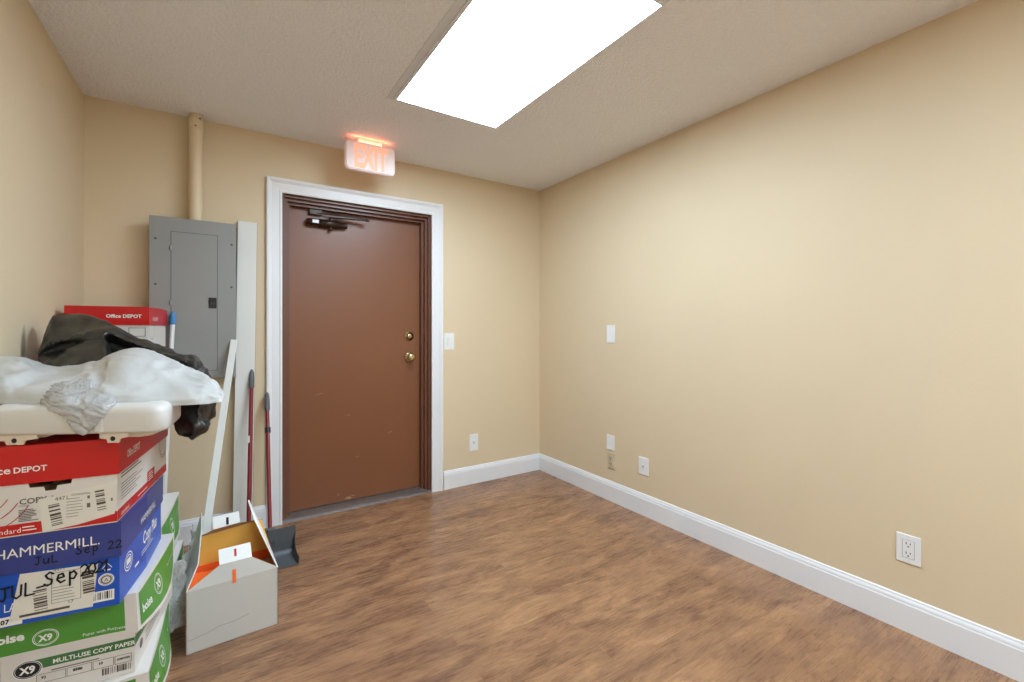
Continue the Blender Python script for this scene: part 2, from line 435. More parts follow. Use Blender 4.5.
b.slab([(x0+.145, -.045, zc+.047), (x0+.165, -.023, zc+.047), (x0+.40, -.075, zc+.047), (x0+.395, -.097, zc+.047)], (0, 0, 1), .006, 'bronze')
b.tube([(x0+.39, -.086, zc+.036), (x0+.39, -.086, zc+.062)], .013, 'bronze', 14)
b.slab([(x0+.395, -.074, zc+.058), (x0+.385, -.096, zc+.058), (x0+.06, -.030, zc+.068), (x0+.065, -.014, zc+.068)], (0, 0, 1), .006, 'bronze')
b.box(x0+.02, x0+.10, -.032, -.018, zc+.052, zc+.088, 'bronze', .003)
b.build('closer_arm', cl)

# ------------------------------------------------------------------ ceiling light
t = thing('ceiling_light', 'long bright fluorescent panel light set flush in the grey ceiling', 'ceiling light', (1.074, 1.689, ZC))
LX, LY = .300, .600
b = MB()
for (x0, x1, y0, y1) in ((-LX-.05, -LX, -LY-.03, LY+.028), (LX, LX+.012, -LY-.03, LY+.028), (-LX, LX, LY, LY+.028), (-LX, LX, -LY-.03, -LY)):
    b.box(x0, x1, y0, y1, -.0025, .006, 'lframe', .0008)
b.build('frame', t)
b = MB()
for (x0, x1, y0, y1) in ((-LX-.016, -LX, -LY-.012, LY+.010), (LX, LX+.006, -LY-.012, LY+.010), (-LX, LX, LY, LY+.010), (-LX, LX, -LY-.012, -LY)):
    b.box(x0, x1, y0, y1, -.010, .0, 'lframe', .002)
b.build('inner_rim', t)
b = MB(); b.box(-LX, LX, -LY, LY, -.007, -.003, 'lens'); b.build('diffuser', t)

# ------------------------------------------------------------------ exit sign
t = thing('exit_sign', 'white exit sign with glowing red letters hung from ceiling above door', 'exit sign', (.8015, 2.90, ZC))
b = MB(); ex, ez0, ez1 = .156, -.210, -.030
bm = bmesh.new(); poly = []
for cx, cz, a0 in ((ex-.028, ez1-.028, 0), (-ex+.028, ez1-.028, 90), (-ex+.028, ez0+.028, 180), (ex-.028, ez0+.028, 270)):
    for k in range(7): a = R(a0+15*k); poly.append((cx+.028*math.cos(a), cz+.028*math.sin(a)))
vs = [bm.verts.new((x, -.024, z)) for x, z in poly]; f = bm.faces.new(vs)
r = bmesh.ops.extrude_face_region(bm, geom=[f]); bmesh.ops.translate(bm, verts=[v for v in r['geom'] if isinstance(v, bmesh.types.BMVert)], vec=(0, .048, 0))
bmesh.ops.recalc_face_normals(bm, faces=bm.faces)
ed = [e for e in bm.edges if e.calc_face_angle(0) > 1]; bmesh.ops.bevel(bm, geom=ed, offset=.006, segments=3, affect='EDGES')
b.bm(bm, 'exitbody'); b.build('housing', t)
b = MB(); fc = Face(b, (0, -.024, 0), (1, 0, 0), (0, 0, 1))
fc.text('EXIT', 0, -.188, .195, 'exitletter', e=.001, align='CENTER', sx=.53, bold=.007); o = b.build('letters', t)
tag(o, 'glowing red EXIT letters')
b = MB(); b.box(-.075, .075, -.012, .03, -.030, 0, 'exitbody', .005); b.build('canopy', t)
# its red lamps leak up onto the ceiling through the slots in the top
ld = bpy.data.lights.new('exit_lamp', 'AREA'); ld.shape = 'RECTANGLE'; ld.size = .25; ld.size_y = .008; ld.color = (1, .17, .08); ld.energy = .16
lo_ = bpy.data.objects.new('exit_lamp', ld); C.objects.link(lo_); lo_.parent = t; lo_.location = (0, -.019, -.0285); lo_.rotation_euler = (R(180-24), 0, 0)

# ------------------------------------------------------------------ electrical panel and conduit
PX0, PX1, PZ0, PZ1, PD = -.322, .072, .950, 1.8365, .10
t = thing('electrical_panel', 'grey metal breaker panel with latched door on back wall', 'electrical panel', (PX0, YB, PZ0))
pw, ph = PX1-PX0, PZ1-PZ0
b = MB(); b.box(.022, pw-.022, -PD+.004, 0, .02, ph-.02, 'panel_in', .002); b.build('cabinet', t)
b = MB(); b.box(0, pw, -PD, -PD+.005, 0, ph, 'panel', .0015)
for (x0, x1, z0, z1) in ((0, pw, ph-.003, ph), (0, pw, 0, .003), (0, .003, 0, ph), (pw-.003, pw, 0, ph)): b.box(x0, x1, -PD+.004, -PD+.014, z0, z1, 'panel')
b.build('cover', t)
ddx0, ddx1, ddz0, ddz1 = .094, .302, .045, .808
b = MB()
# shallow groove round the door so its outline reads
for (x0, x1, z0, z1) in ((ddx0-.003, ddx0, ddz0-.003, ddz1+.003), (ddx1, ddx1+.003, ddz0-.003, ddz1+.003), (ddx0, ddx1, ddz1, ddz1+.003), (ddx0, ddx1, ddz0-.003, ddz0)):
    b.box(x0, x1, -PD-.0004, -PD+.002, z0, z1, 'panel_in')
b.box(ddx0, ddx1, -PD-.0018, -PD+.002, ddz0, ddz1, 'panel', .001)
dr = b.build('door', t)
b = MB(); b.box(.262, .300, -PD-.005, -PD-.001, .395, .455, 'black', .002); b.box(.272, .290, -PD-.010, -PD-.004, .41, .43, 'slot', .002)
tag(b.build('latch', dr), 'black latch')
for z in (.16, .42, .72):
    b = MB(); b.tube([(ddx0-.004, -PD-.003, z-.012), (ddx0-.004, -PD-.003, z+.012)], .005, 'panel', 10); b.build('hinge', dr)
for x, z in ((.026, .765), (.026, .52), (.372, .765), (.372, .52)):
    b = MB(); b.tube([(x, -PD-.004, z), (x, -PD+.002, z)], [.006, .007], 'panel_in', 12); b.build('screw', t)

t = thing('conduit_pipe', 'fat wall-coloured pipe running from panel top up to the ceiling', 'pipe', (-.122, YB-.058, PZ1-.018))
b = MB(); zt = ZC-(PZ1-.018); b.tube([(0, .006, 0), (0, .003, .03), (0, 0, .08), (.001, 0, .3), (.002, 0, zt-.001)], .032, 'pipe', 28); b.build('pipe', t)
b = MB(); b.tube([(.002, 0, zt-.085), (.002, 0, zt-.083), (.002, 0, zt-.012), (.002, 0, zt-.010)], [.033, .0355, .0355, .033], 'pipe', 28); b.build('coupling', t)
for q0, q1 in (((.002, -.02, zt-.075), (.002, -.039, zt-.075)), ((.02, -.02, zt-.03), (.022, -.036, zt-.03))):
    b = MB(); b.tube([q0, q1], [.005, .004], 'bronze', 8); b.build('set_screw', t)

# ------------------------------------------------------------------ wall plates
def plate_face(wall):
    return wall
def wall_plate(name, label, cat, wall, pos, z, w, h, kind, m='plate', group=None):
    # local frame: x right along the wall as seen from the room, -y out of the wall
    if wall == 'back': t = thing(name, label, cat, (pos, YB, z), 0, group)
    else: t = thing(name, label, cat, (XR, pos, z), R(-90), group)
    b = MB(); b.box(-w/2, w/2, -.006, 0, -h/2, h/2, m, .0025, seg=3); b.build('cover_plate', t)
    for dz in ((.43, -.43) if kind != 'duplex' else (0,)):
        if kind == 'none': break
        b = MB(); b.tube([(0, -.0072, dz*h), (0, -.0055, dz*h)], [.003, .0034], 'ivory' if m == 'plate' else m, 10); b.build('screw', t)
    if kind == 'rocker':
        b = MB(); b.box(-.017, .017, -.008, -.004, -.034, .034, 'ivory', .001); b.prism([(-.0085, -.032), (-.013, .032), (-.006, .032), (-.006, -.032)], 'x', -.014, .014, 'plate'); b.build('rocker', t)
    if kind == 'decora':
        b = MB(); b.box(-.018, .018, -.0075, -.004, -.035, .035, 'plate', .001); so = b.build('receptacle', t)
        s = MB()
        for zc in (-.019, .019):
            for dx, dz, ww, hh in ((-.0065, .004, .0028, .009), (.0065, .004, .0028, .007), (0, -.008, .005, .005)):
                s.box(dx-ww/2, dx+ww/2, -.0079, -.006, zc+dz-hh/2, zc+dz+hh/2, 'slot')
        s.build('slots', so)
        b = MB()
        for q in ((-.0195, .0195, .0355, .0365), (-.0195, .0195, -.0365, -.0355), (-.0195, -.0185, -.0365, .0365), (.0185, .0195, -.0365, .0365)): b.box(q[0], q[1], -.0063, -.005, q[2], q[3], 'print')
        b.build('seam', so)
    if kind == 'duplex':
        for zc in (-.02, .02):
            b = MB(); b.tube([(0, -.0085, zc), (0, -.004, zc)], .0165, m, 20); so = b.build('receptacle', t)
            s = MB()
            for dx, dz, ww, hh in ((-.0065, .003, .0042, .011), (.0065, .003, .0042, .010), (0, -.009, .006, .006)):
                s.box(dx-ww/2, dx+ww/2, -.0092, -.007, zc+dz-hh/2, zc+dz+hh/2, 'slot')
            s.build('slots', so)
    if kind == 'jack':
        b = MB(); b.box(-.009, .009, -.009, -.004, -.010, .010, 'ivory', .001); b.box(-.004, .004, -.0094, -.008, -.003, .004, 'metalscrew'); b.build('jack', t)
    return t
wall_plate('light_switch', 'white rocker light switch beside the brown door', 'light switch', 'back', 1.471, 1.132, .082, .130, 'rocker')
wall_plate('wall_plate', 'small white jack plate low on the back wall right of the door', 'wall plate', 'back', 1.685, .325, .078, .130, 'jack')
wall_plate('wall_plate', 'blank white cover plate halfway up the right wall', 'wall plate', 'right', 2.291, 1.193, .078, .127, 'blank')
wall_plate('wall_plate', 'blank white cover plate directly above the beige painted outlet', 'wall plate', 'right', 2.294, .415, .074, .107, 'blank')
wall_plate('power_outlet', 'beige painted double outlet directly below a white blank plate', 'outlet', 'right', 2.287, .286, .070, .112, 'duplex', 'plate_tan')
wall_plate('wall_plate', 'low white plate on right wall between beige outlet and white double outlet', 'wall plate', 'right', 1.994, .322, .082, .114, 'jack')
wall_plate('power_outlet', 'white double power outlet low on the right wall near the camera', 'outlet', 'right', .6385, .334, .078, .115, 'decora')

# ------------------------------------------------------------------ cartons
def boxgrid(mb, x0, x1, y0, y1, z0, z1, ms, n=10, nz=6, open_bottom=False):
    g = mb.grid
    V = Vector
    g(lambda a, c: V((x0+(x1-x0)*a, y0, z0+(z1-z0)*c)), n, nz, ms['f'])
    g(lambda a, c: V((x1, y0+(y1-y0)*a, z0+(z1-z0)*c)), n, nz, ms['s'])
    g(lambda a, c: V((x1-(x1-x0)*a, y1, z0+(z1-z0)*c)), n, nz, ms['f'])
    g(lambda a, c: V((x0, y1-(y1-y0)*a, z0+(z1-z0)*c)), n, nz, ms['s'])
    g(lambda a, c: V((x0+(x1-x0)*a, y0+(y1-y0)*c, z1)), n, n, ms['t'])
    if not open_bottom: g(lambda a, c: V((x0+(x1-x0)*a, y1-(y1-y0)*c, z0)), n, n, ms['t'])

def carton(name, label, cor, yaw, w, l, h, lidz, bodym, lidm, paint=None, warp=None, group=None, tilt=0, hole=None):
    # cor: near right bottom corner in the room; yaw in degrees
    a = R(yaw); ux = Vector((math.cos(a), math.sin(a), 0)); uy = Vector((-math.sin(a), math.cos(a), 0))
    c = Vector(cor)-ux*(w/2)+uy*(l/2)
    t = thing(name, label, 'box', c, group=group, rot=(R(tilt), 0, a))
    body = MB(); bw, bl = w/2-.005, l/2-.005
    boxgrid(body, -bw, bw, -bl, bl, .001, h-.005, {'f': bodym, 's': bodym, 't': bodym})
    lid = MB(); lw, ll = w/2, l/2; th = .0035
    boxgrid(lid, -lw, lw, -ll, ll, lidz, h, {'f': lidm, 's': lidm, 't': lidm}, open_bottom=True)
    iw, il = lw-th, ll-th
    for q in ((-lw, -ll, lw, -ll, -iw, -il, iw, -il), (lw, -ll, lw, ll, iw, -il, iw, il), (lw, ll, -lw, ll, iw, il, -iw, il), (-lw, ll, -lw, -ll, -iw, il, -iw, -il)):
        A, B, D, E = Vector((q[0], q[1], lidz)), Vector((q[2], q[3], lidz)), Vector((q[4], q[5], lidz)), Vector((q[6], q[7], lidz))
        lid.grid(lambda x, y: (A.lerp(B, x)).lerp(D.lerp(E, x), y), 10, 1, lidm, flip=True)
        up = Vector((0, 0, .03))
        lid.grid(lambda x, y: D.lerp(E, x)+up*y, 10, 1, lidm, flip=True)
    F = {'bf': Face(body, (-w/2, -bl, 0), (1, 0, 0), (0, 0, 1)), 'bs': Face(body, (bw, -l/2, 0), (0, 1, 0), (0, 0, 1)),
         'lf': Face(lid, (-w/2, -ll, 0), (1, 0, 0), (0, 0, 1)), 'ls': Face(lid, (lw, -l/2, 0), (0, 1, 0), (0, 0, 1))}
    if paint: paint(F, w, l, h, lidz)
    if warp: body.warp(lambda x, y, z: warp(x, y, z, False)); lid.warp(lambda x, y, z: warp(x, y, z, True))
    bo = body.build('body', t); lo = lid.build('lid', t)
    if hole:
        u, z, hw_, hh = hole
        cm = MB(); pts = []
        for k in range(9): an = R(180+22.5*k); pts.append((u-w/2+hw_*max(-1, min(1, 1.0*math.cos(an))), z+hh*math.sin(an)))
        pts = [(u-w/2-hw_, z+.004), (u-w/2-hw_*.92, z-hh*.5), (u-w/2-hw_*.3, z-hh*.55), (u-w/2-hw_*.24, z-hh), (u-w/2+hw_*.24, z-hh), (u-w/2+hw_*.3, z-hh*.55), (u-w/2+hw_*.92, z-hh*.5), (u-w/2+hw_, z+.004)]
        cm.prism(pts, 'y', -l/2-.02, -l/2+.05, 'kraft'); co = cm.build('cut', t, merge=True)
        md = bo.modifiers.new('b', 'BOOLEAN'); md.operation = 'DIFFERENCE'; md.object = co; md.solver = 'EXACT'
        md.material_mode = 'TRANSFER'
        bm = bmesh.new(); bm.from_mesh(bo.data); bmesh.ops.remove_doubles(bm, verts=bm.verts, dist=1e-6); bm.to_mesh(bo.data); bm.free()
        dg = bpy.context.evaluated_depsgraph_get(); me = bpy.data.meshes.new_from_object(bo.evaluated_get(dg))
        bo.modifiers.clear(); bo.data = me; bpy.data.objects.remove(co)
    return t, bo, lo

def sheet(t, name, pts, l, e, draw, parent):
    # a paper label stuck on the front of a box
    mb = MB(); f = Face(mb, (pts['x0'], -l/2+.005, 0), (1, 0, 0), (0, 0, 1))
    mb.slab([f.P(u, v, e+.0006) for u, v in pts['poly']], f.N, .0005, 'sticker')
    f.O = f.O+f.N*(e+.0002); draw(f); return mb.build(name, parent)

# --- front stack -----------------------------------------------------------
def p_red(F, w, l, h, lz):
    F['lf'].text('ffice', .076, .164, .026, 'white', align='RIGHT', bold=.0004, sx=1.15); F['lf'].text('O', .031, .164, .026, 'white', align='RIGHT', sx=1.1); F['lf'].text('DEPOT', .080, .164, .0205, 'white', bold=.0004, sx=.98)
    F['ls'].text('Office DEPOT', .06, .163, .030, 'white', bold=.0006, sx=.62)
    F['bf'].rect(.005, w-.005, .004, .032, 'red'); F['bs'].rect(.005, l-.005, .004, .032, 'red')
    F['bf'].text('standard', .062, .010, .018, 'white', align='CENTER'); F['bf'].lines(.095, .128, .010, .026, 2, 'white', .003)
    F['bs'].text('standard', .03, .010, .018, 'white'); F['bs'].lines(.17, .30, .012, .02, 1, 'white', .003)
    F['bf'].text('COPY & Print', .089, .081, .020, 'print', bold=.0005, e=.0009); F['bf'].text('PAPER', .089, .074, .007, 'print', e=.0009)
    F['bf'].lines(.088, .128, .036, .068, 8, 'print', .0022)
    for k in range(4):
        r0 = .05+.022*k
        F['bf'].stroke([(.005+r0*math.sin(R(a)), .135-r0*1.05*math.cos(R(a))) for a in range(0, 66, 6)], .0022, 'redprint', .001)
    F['bs'].rect(.264, .34, .022, .062, 'redprint', .0009); F['bs'].lines(.272, .335, .028, .058, 4, 'white', .0025, e=.0014)
    F['bs'].lines(.03, .24, .112, .130, 2, 'print', .004); F['bs'].lines(.03, .22, .05, .10, 6, 'print', .002, 8); F['bs'].ring(.445, .115, .05, .05, .002, 'print'); F['bs'].ring(.445, .115, .042, .042, .002, 'print')
t, bo, lo = carton('paper_box', 'red-lidded white paper box on top of the front stack, under the tray', (-.235, 1.613, .696), -8, .29, .49, .232, .134, 'cartonwhite', 'red', p_red, hole=(.149, .134, .044, .025))
def d1(f):
    f.bars(.148, .170, .016, .076, 'brownprint', True, 9, rot=R(8), seed=2); f.bars(.241, .260, .041, .097, 'brownprint', True, 8, rot=R(6), seed=4)
    f.text('4471', .158, .080, .014, 'print', rot=R(4)); f.lines(.18, .22, .03, .085, 7, 'print', .0013); f.rect(.222, .229, .052, .064, 'print'); f.rect(.223, .228, .076, .084, 'print'); f.rect(.272, .276, .062, .070, 'print')
    f.lines(.19, .235, .088, .094, 2, 'print', .001, 5)
sheet(t, 'shipping_label', {'x0': -.145, 'poly': [(.134, .003), (.205, .010), (.280, .026), (.286, .118), (.20, .100), (.126, .089)]}, .49, .0012, d1, bo)

def p_blue(F, w, l, h, lz):
    f = F['lf']; f.text('HAMMERMILL.', .2465, .178, .0345, 'white', align='RIGHT', sx=.955)
    handwrite(f, 'JuL', .115, .150, .020, .0030, 'dark', .8); handwrite(f, 'Sep 22', .195, .160, .022, .0030, 'dark', .75)
    g = F['ls']; g.text('HAMMERMILL', .155, .160, .030, 'white', sx=.92)
    b_ = F['bf']; b_.ring(.257, .076, .017, .0165, .0025, 'white'); b_.disc(.257, .076, .0135, .013, 'sticker'); b_.ring(.257, .076, .012, .0115, .003, 'brownprint', .0013); b_.text('A', .257, .071, .014, 'brownprint', align='CENTER', e=.0014)
    b_.stroke([(.249, .108), (.259, .121), (.269, .108)], .0016, 'white'); b_.rect(.252, .266, .100, .104, 'white')
    b_.rect(.226, .274, .018, .047, 'white', .0009); b_.bars(.230, .270, .024, .044, 'dark', seed=5, n=11, e=.0014)
    b_.rect(.006, .09, .004, .028, 'white', .0009); b_.text('07', .058, .010, .016, 'dark', align='CENTER', e=.0014, bold=.0006)
    b_.text('LASER', .055, .040, .03, 'white', sx=.7, e=.0009)
    s = F['bs']; s.ring(.073, .088, .034, .026, .003, 'white'); s.ring(.073, .088, .024, .018, .003, 'white'); s.rect(.058, .09, .08, .096, 'white'); s.text('Copy Plus', .20, .078, .050, 'white', shear=.35, bold=.0012, sx=.8); s.lines(.18, .34, .050, .066, 2, 'white', .002)
    s.lines(.12, .17, .045, .05, 1, 'white', .006)
def w_blue(x, y, z, lid):
    k = max(0, 1-abs(y)/.22)
    if x > .1: x += (.006*k if lid else .010*k*max(0, 1-z/.14))
    return (x, y, z)
t, bo, lo = carton('paper_box', 'blue paper box with navy lid below the top red box of the front stack', (-.232, 1.625, .464), -7, .29, .44, .232, .136, 'blue', 'navy', p_blue, w_blue)
def d2(f):
    f.bars(.112, .138, .030, .085, 'brownprint', True, 9, rot=R(3), seed=6); f.bars(.208, .232, .050, .112, 'brownprint', True, 9, rot=R(3), seed=7)
    handwrite(f, 'JUL-', .046, .070, .033, .0044, 'dark', .72, .08, .0022); handwrite(f, 'Sep', .130, .090, .034, .0046, 'dark', .70, .08, .0022); handwrite(f, '2021', .203, .099, .030, .0044, 'dark', .5, .05, .0022)
    f.text('4471', .15, .124, .012, 'print'); f.lines(.148, .20, .045, .085, 5, 'print', .0013); f.frame(.146, .205, .040, .12, .001, 'print'); f.text('17', .178, .032, .012, 'dark'); f.lines(.085, .225, .018, .028, 1, 'brownprint', .006)
sheet(t, 'shipping_label', {'x0': -.145, 'poly': [(.066, .014), (.229, .010), (.240, .124), (.086, .132)]}, .44, .0012, d2, bo)

def p_x9(F, w, l, h, lz):
    f = F['lf']; f.rect(.004, w-.028, lz+.012, h-.008, 'green')
    f.text('boise', .0535, .166, .030, 'white', align='RIGHT', bold=.0012, sx=1.1)
    def badge(g, u, v, s, ci, co, mi):
        g.disc(u, v, .027*s, .022*s, mi, .0010); g.ring(u, v, .027*s, .022*s, .0018, co, .0012); g.ring(u, v, .0235*s, .0185*s, .0010, co, .0012)
        g.text('X9', u, v-.0085*s, .024*s, ci, align='CENTER', bold=.0009*s, e=.0016, sx=.95)
    badge(f, .096, .160, 1, 'white', 'white', 'green')
    f.text('Paper with Purpose', .172, .140, .0115, 'white', e=.0014)
    b_ = F['bf']; b_.rect(.070, w-.005, lz-.044, lz-.018, 'dgreen'); b_.text('MULTI-USE COPY PAPER', .108, lz-.038, .0165, 'white', bold=.0004, e=.0014)
    badge(b_, .058, .080, 1.1, 'white', 'white', 'dark')
    b_.lines(.105, .25, .062, .068, 1, 'print', .003); 
    for (u0, u1) in ((.075, .135), (.137, .19), (.192, .238), (.24, .278)): b_.frame(u0, u1, .036, .060, .0012, 'print')
    for (u, s_) in ((.085, '92'), (.150, '8500'), (.204, '10'), (.245, 'CARTON')): b_.text(s_, u, .047, .010 if s_ != 'CARTON' else .007, 'dark', e=.0014, bold=.0004)
    b_.bars(.212, .280, .014, .033, 'brownprint', n=16, seed=9)
    s = F['ls']; s.rect(.016, l-.022, lz+.010, h-.010, 'green'); badge(s, .160, .180, 1.25, 'white', 'white', 'green'); s.text('boise', .03, .158, .034, 'white', bold=.001, sx=.9); s.text('Paper with Purpose', l-.15, .180, .012, 'white', e=.0014)
    q = F['bs']; q.rect(.005, l-.005, lz-.044, lz-.018, 'dgreen'); q.text('MULTI-USE COPY PAPER', .06, lz-.038, .0165, 'white', e=.0014); q.disc(.06, .05, .014, .014, 'print'); q.lines(.1, .3, .03, .06, 3, 'print', .002)
def w_x9(x, y, z, lid):
    # lid side has sprung outward and sags in the middle
    if lid and x > .1:
        k = max(0, math.cos((y+.02)/.21*math.pi/2)); dz = max(0, (.232-z)/.12)
        x += .030*k*dz; z -= .016*k*dz
    return (x, y, z)
carton('paper_box', 'green and white copy paper box directly beneath the blue box', (-.206, 1.678, .232), -8, .29, .41, .232, .122, 'cartonwhite', 'green', None, None) if False else None
def x9(label, cor, yaw, l=.42, warp=w_x9, group=None, h=.232): return carton('paper_box', label, cor, yaw, .29, l, h, h-.112, 'cartonwhite', 'cartonwhite', p_x9, warp, group)
x9('green and white copy paper box directly beneath the blue box', (-.206, 1.676, .232), -8, .42)
x9('green and white copy paper box on the floor at the bottom of the front stack', (-.178, 1.662, 0), -2, .44)
# --- middle stack ------------------------------------------------------------
x9('green and white copy paper box on the floor behind the front stack, in clear plastic', (-.172, 2.185, 0), -3, .43, None)
x9('green and white copy paper box second up behind the front stack, above plastic wrap', (-.196, 2.18, .232), -4, .43, w_x9)
x9('white copy paper box third up behind the front stack, level with the blue box', (-.244, 2.165, .464), -3, .43, None)
x9('copy paper box fourth up behind the front stack, under the black bag', (-.284, 2.165, .696), -2, .43, None)
# --- back corner stack -------------------------------------------------------
for k, nm in enumerate(('bottom', 'second up', 'third up', 'fourth up', 'fifth up')):
    carton('paper_box', 'plain white paper box in the back corner stack below its red box, '+nm, (-.292, 2.640, .2215*k), 0, .29, .395, .2215, .135, 'cartonwhite', 'cartonwhite', None)
def p_red2(F, w, l, h, lz):
    F['lf'].text('Office DEPOT', .262, .170, .021, 'white', align='RIGHT', bold=.0006); F['bf'].rect(.005, w-.005, .004, .03, 'red'); F['bs'].rect(.005, l-.005, .004, .03, 'red')
    F['bf'].frame(.215, .275, .085, .125, .002, 'dark'); F['ls'].text('Office DEPOT', .06, .158, .024, 'white', sx=.8); F['bs'].ring(.07, .12, .05, .05, .002, 'print')
carton('paper_box', 'red-lidded paper box topping the back corner stack behind the black bag', (-.277, 2.630, 1.1085), -5, .29, .38, .2205, .137, 'cartonwhite', 'red', p_red2)

# ------------------------------------------------------------------ white moulded tray on the front stack
A0, A1 = Vector((-.490, 1.668)), Vector((-.112, 1.469))
ax = (A1-A0).normalized(); an = Vector((-ax.y, ax.x)); tl = (A1-A0).length
t = thing('plastic_tray', 'white moulded plastic tray lying on the red box of the front stack', 'tray', (A0.x, A0.y, .929), math.atan2(ax.y, ax.x))
def rrect(x0, x1, y0, y1, r, n=6):
    out = []
    for cx, cy, a0 in ((x1-r, y1-r, 0), (x0+r, y1-r, 90), (x0+r, y0+r, 180), (x1-r, y0+r, 270)):
        for k in range(n+1): a = R(a0+90*k/n); out.append((cx+r*math.cos(a), cy+r*math.sin(a)))
    return out
b = MB()
lev = [(.026, .012), (.027, .003), (.034, 0), (.078, .0), (.088, .003), (.095, .010), (.099, .022), (.099, .05), (.094, .06), (.092, .075)]
nn = None; vs = []
for z, ins in lev:
    ring = rrect(-.02+ins, tl-.012-ins, 0+ins, .25-ins, max(.012, .05-ins*.5)); nn = len(ring); vs += [(x-.42*y, y, z) for x, y in ring]
fs = [(i*nn+k, i*nn+(k+1) % nn, (i+1)*nn+(k+1) % nn, (i+1)*nn+k) for i in range(len(lev)-1) for k in range(nn)]
fs += [tuple(range(nn))[::-1], tuple(range((len(lev)-1)*nn, len(lev)*nn))]
b.add(vs, fs, 'tray', True)
b.box(.245, .265, -.006, .012, .030, .082, 'tray', .005)
b.build('shell', t)
b = MB(); b.prism([(.27, .027), (.27, .014), (.335, .012), (tl-.06, .016), (tl-.035, .027)], 'y', .022, .027, 'traytab'); b.build('skirt', t)
b = MB(); b.prism([(-.02, .027), (-.02, .014), (.10, .014), (.14, .027)], 'y', .03, .035, 'traytab'); b.build('skirt', t)
for xc, hw in ((.052, .05), (.285, .034)):
    b = MB(); bm = bmesh.new()
    pl = [(xc-hw, .03), (xc-hw, .014), (xc-hw*.5, .011), (xc-hw*.42, .0015), (xc+hw*.35, .0015), (xc+hw*.45, .012), (xc+hw, .016), (xc+hw, .03)]
    b.prism(pl, 'y', .006, .011, 'traytab')
    b.tube([(xc-hw*.05, .0052, .0125), (xc-hw*.05, .0075, .0125)], .0062, 'black', 14); b.build('bracket_tab', t)
for x, y in ((.02, .11), (.31, .11), (-.04, .22), (.24, .22)):
    b = MB(); b.tube([(x, y, .0012), (x, y, .03)], [.010, .014], 'tray', 12); b.build('foot', t)

# ------------------------------------------------------------------ bags
def crease(p, sc, amp, seed):
    q = p*sc+Vector((seed, seed*1.7, seed*.3))
    q += noise.noise_vector(q*.8)*.55
    # sharp ridges where folds meet: folded noise, plus flat facets from voronoi cells
    r = 1-abs(noise.noise(q*.62))*2.2
    d = noise.voronoi(q, distance_metric='DISTANCE')[0]
    return amp*(r*.9-min(1, (d[1]-d[0])*1.3)*.7-.1)
_fw = Vector((math.sin(R(33.0885)), math.cos(R(33.0885)), 0)); _rt = Vector((_fw.y, -_fw.x, 0))
def at(px, py, D):
    # the place a photo point shows at distance D in front of the camera
    return Vector((0, 0, CAMH))+_fw*D+_rt*((px-512)/446.2*D)+Vector((0, 0, (329.27-py)/446.2*D))
def cr(a, b, c, d, t):
    return .5*((2*b)+(c-a)*t+(2*a-5*b+4*c-d)*t*t+(3*b-a-3*c+d)*t*t*t)
def patch(rows, m, sub, soft, noise_fn):
    # rows of control points -> closed bag skin; soft 1 = smooth, 0 = faceted folds
    def up(line, closed=False):
        out = []; n = len(line)
        for k in range(n-1):
            a, b_, c, d_ = line[max(k-1, 0)], line[k], line[k+1], line[min(k+2, n-1)]
            for q in range(sub):
                t = q/sub; out.append(b_.lerp(c, t)*(1-soft)+cr(a, b_, c, d_, t)*soft)
        out.append(line[-1].copy()); return out
    fine = [up(r) for r in rows]; cols = [up([fine[j][i] for j in range(len(fine))]) for i in range(len(fine[0]))]
    nv, nu = len(cols[0]), len(cols)
    P = [[cols[i][j] for i in range(nu)] for j in range(nv)]
    out = []
    for j in range(nv):
        for i in range(nu):
            a = P[j][min(i+1, nu-1)]-P[j][max(i-1, 0)]; c = P[min(j+1, nv-1)][i]-P[max(j-1, 0)][i]
            n = c.cross(a)
            if n.length < 1e-9: n = Vector((0, 0, 1))
            n.normalize(); ed = min(1, min(i, nu-1-i)/4)
            out.append(P[j][i]+n*noise_fn(P[j][i], i/(nu-1), j/(nv-1))*ed)
    fs = [(j*nu+i, (j+1)*nu+i, (j+1)*nu+i+1, j*nu+i+1) for j in range(nv-1) for i in range(nu-1)]
    mb = MB(); mb.add(out, fs, m, True)
    for side in (0, nu-1):
        loop = [j*nu+side for j in range(nv)]; c = sum((out[k] for k in loop), Vector())/nv
        mb.add([out[k] for k in loop]+[c], [(k, (k+1) % nv, nv) if side else ((k+1) % nv, k, nv) for k in range(nv)], m, True)
    mb.add([out[j*nu+i] for j in (0, nv-1) for i in range(nu)], [(i, i+1, nu+i+1, nu+i) for i in range(nu-1)], m, True)
    return mb

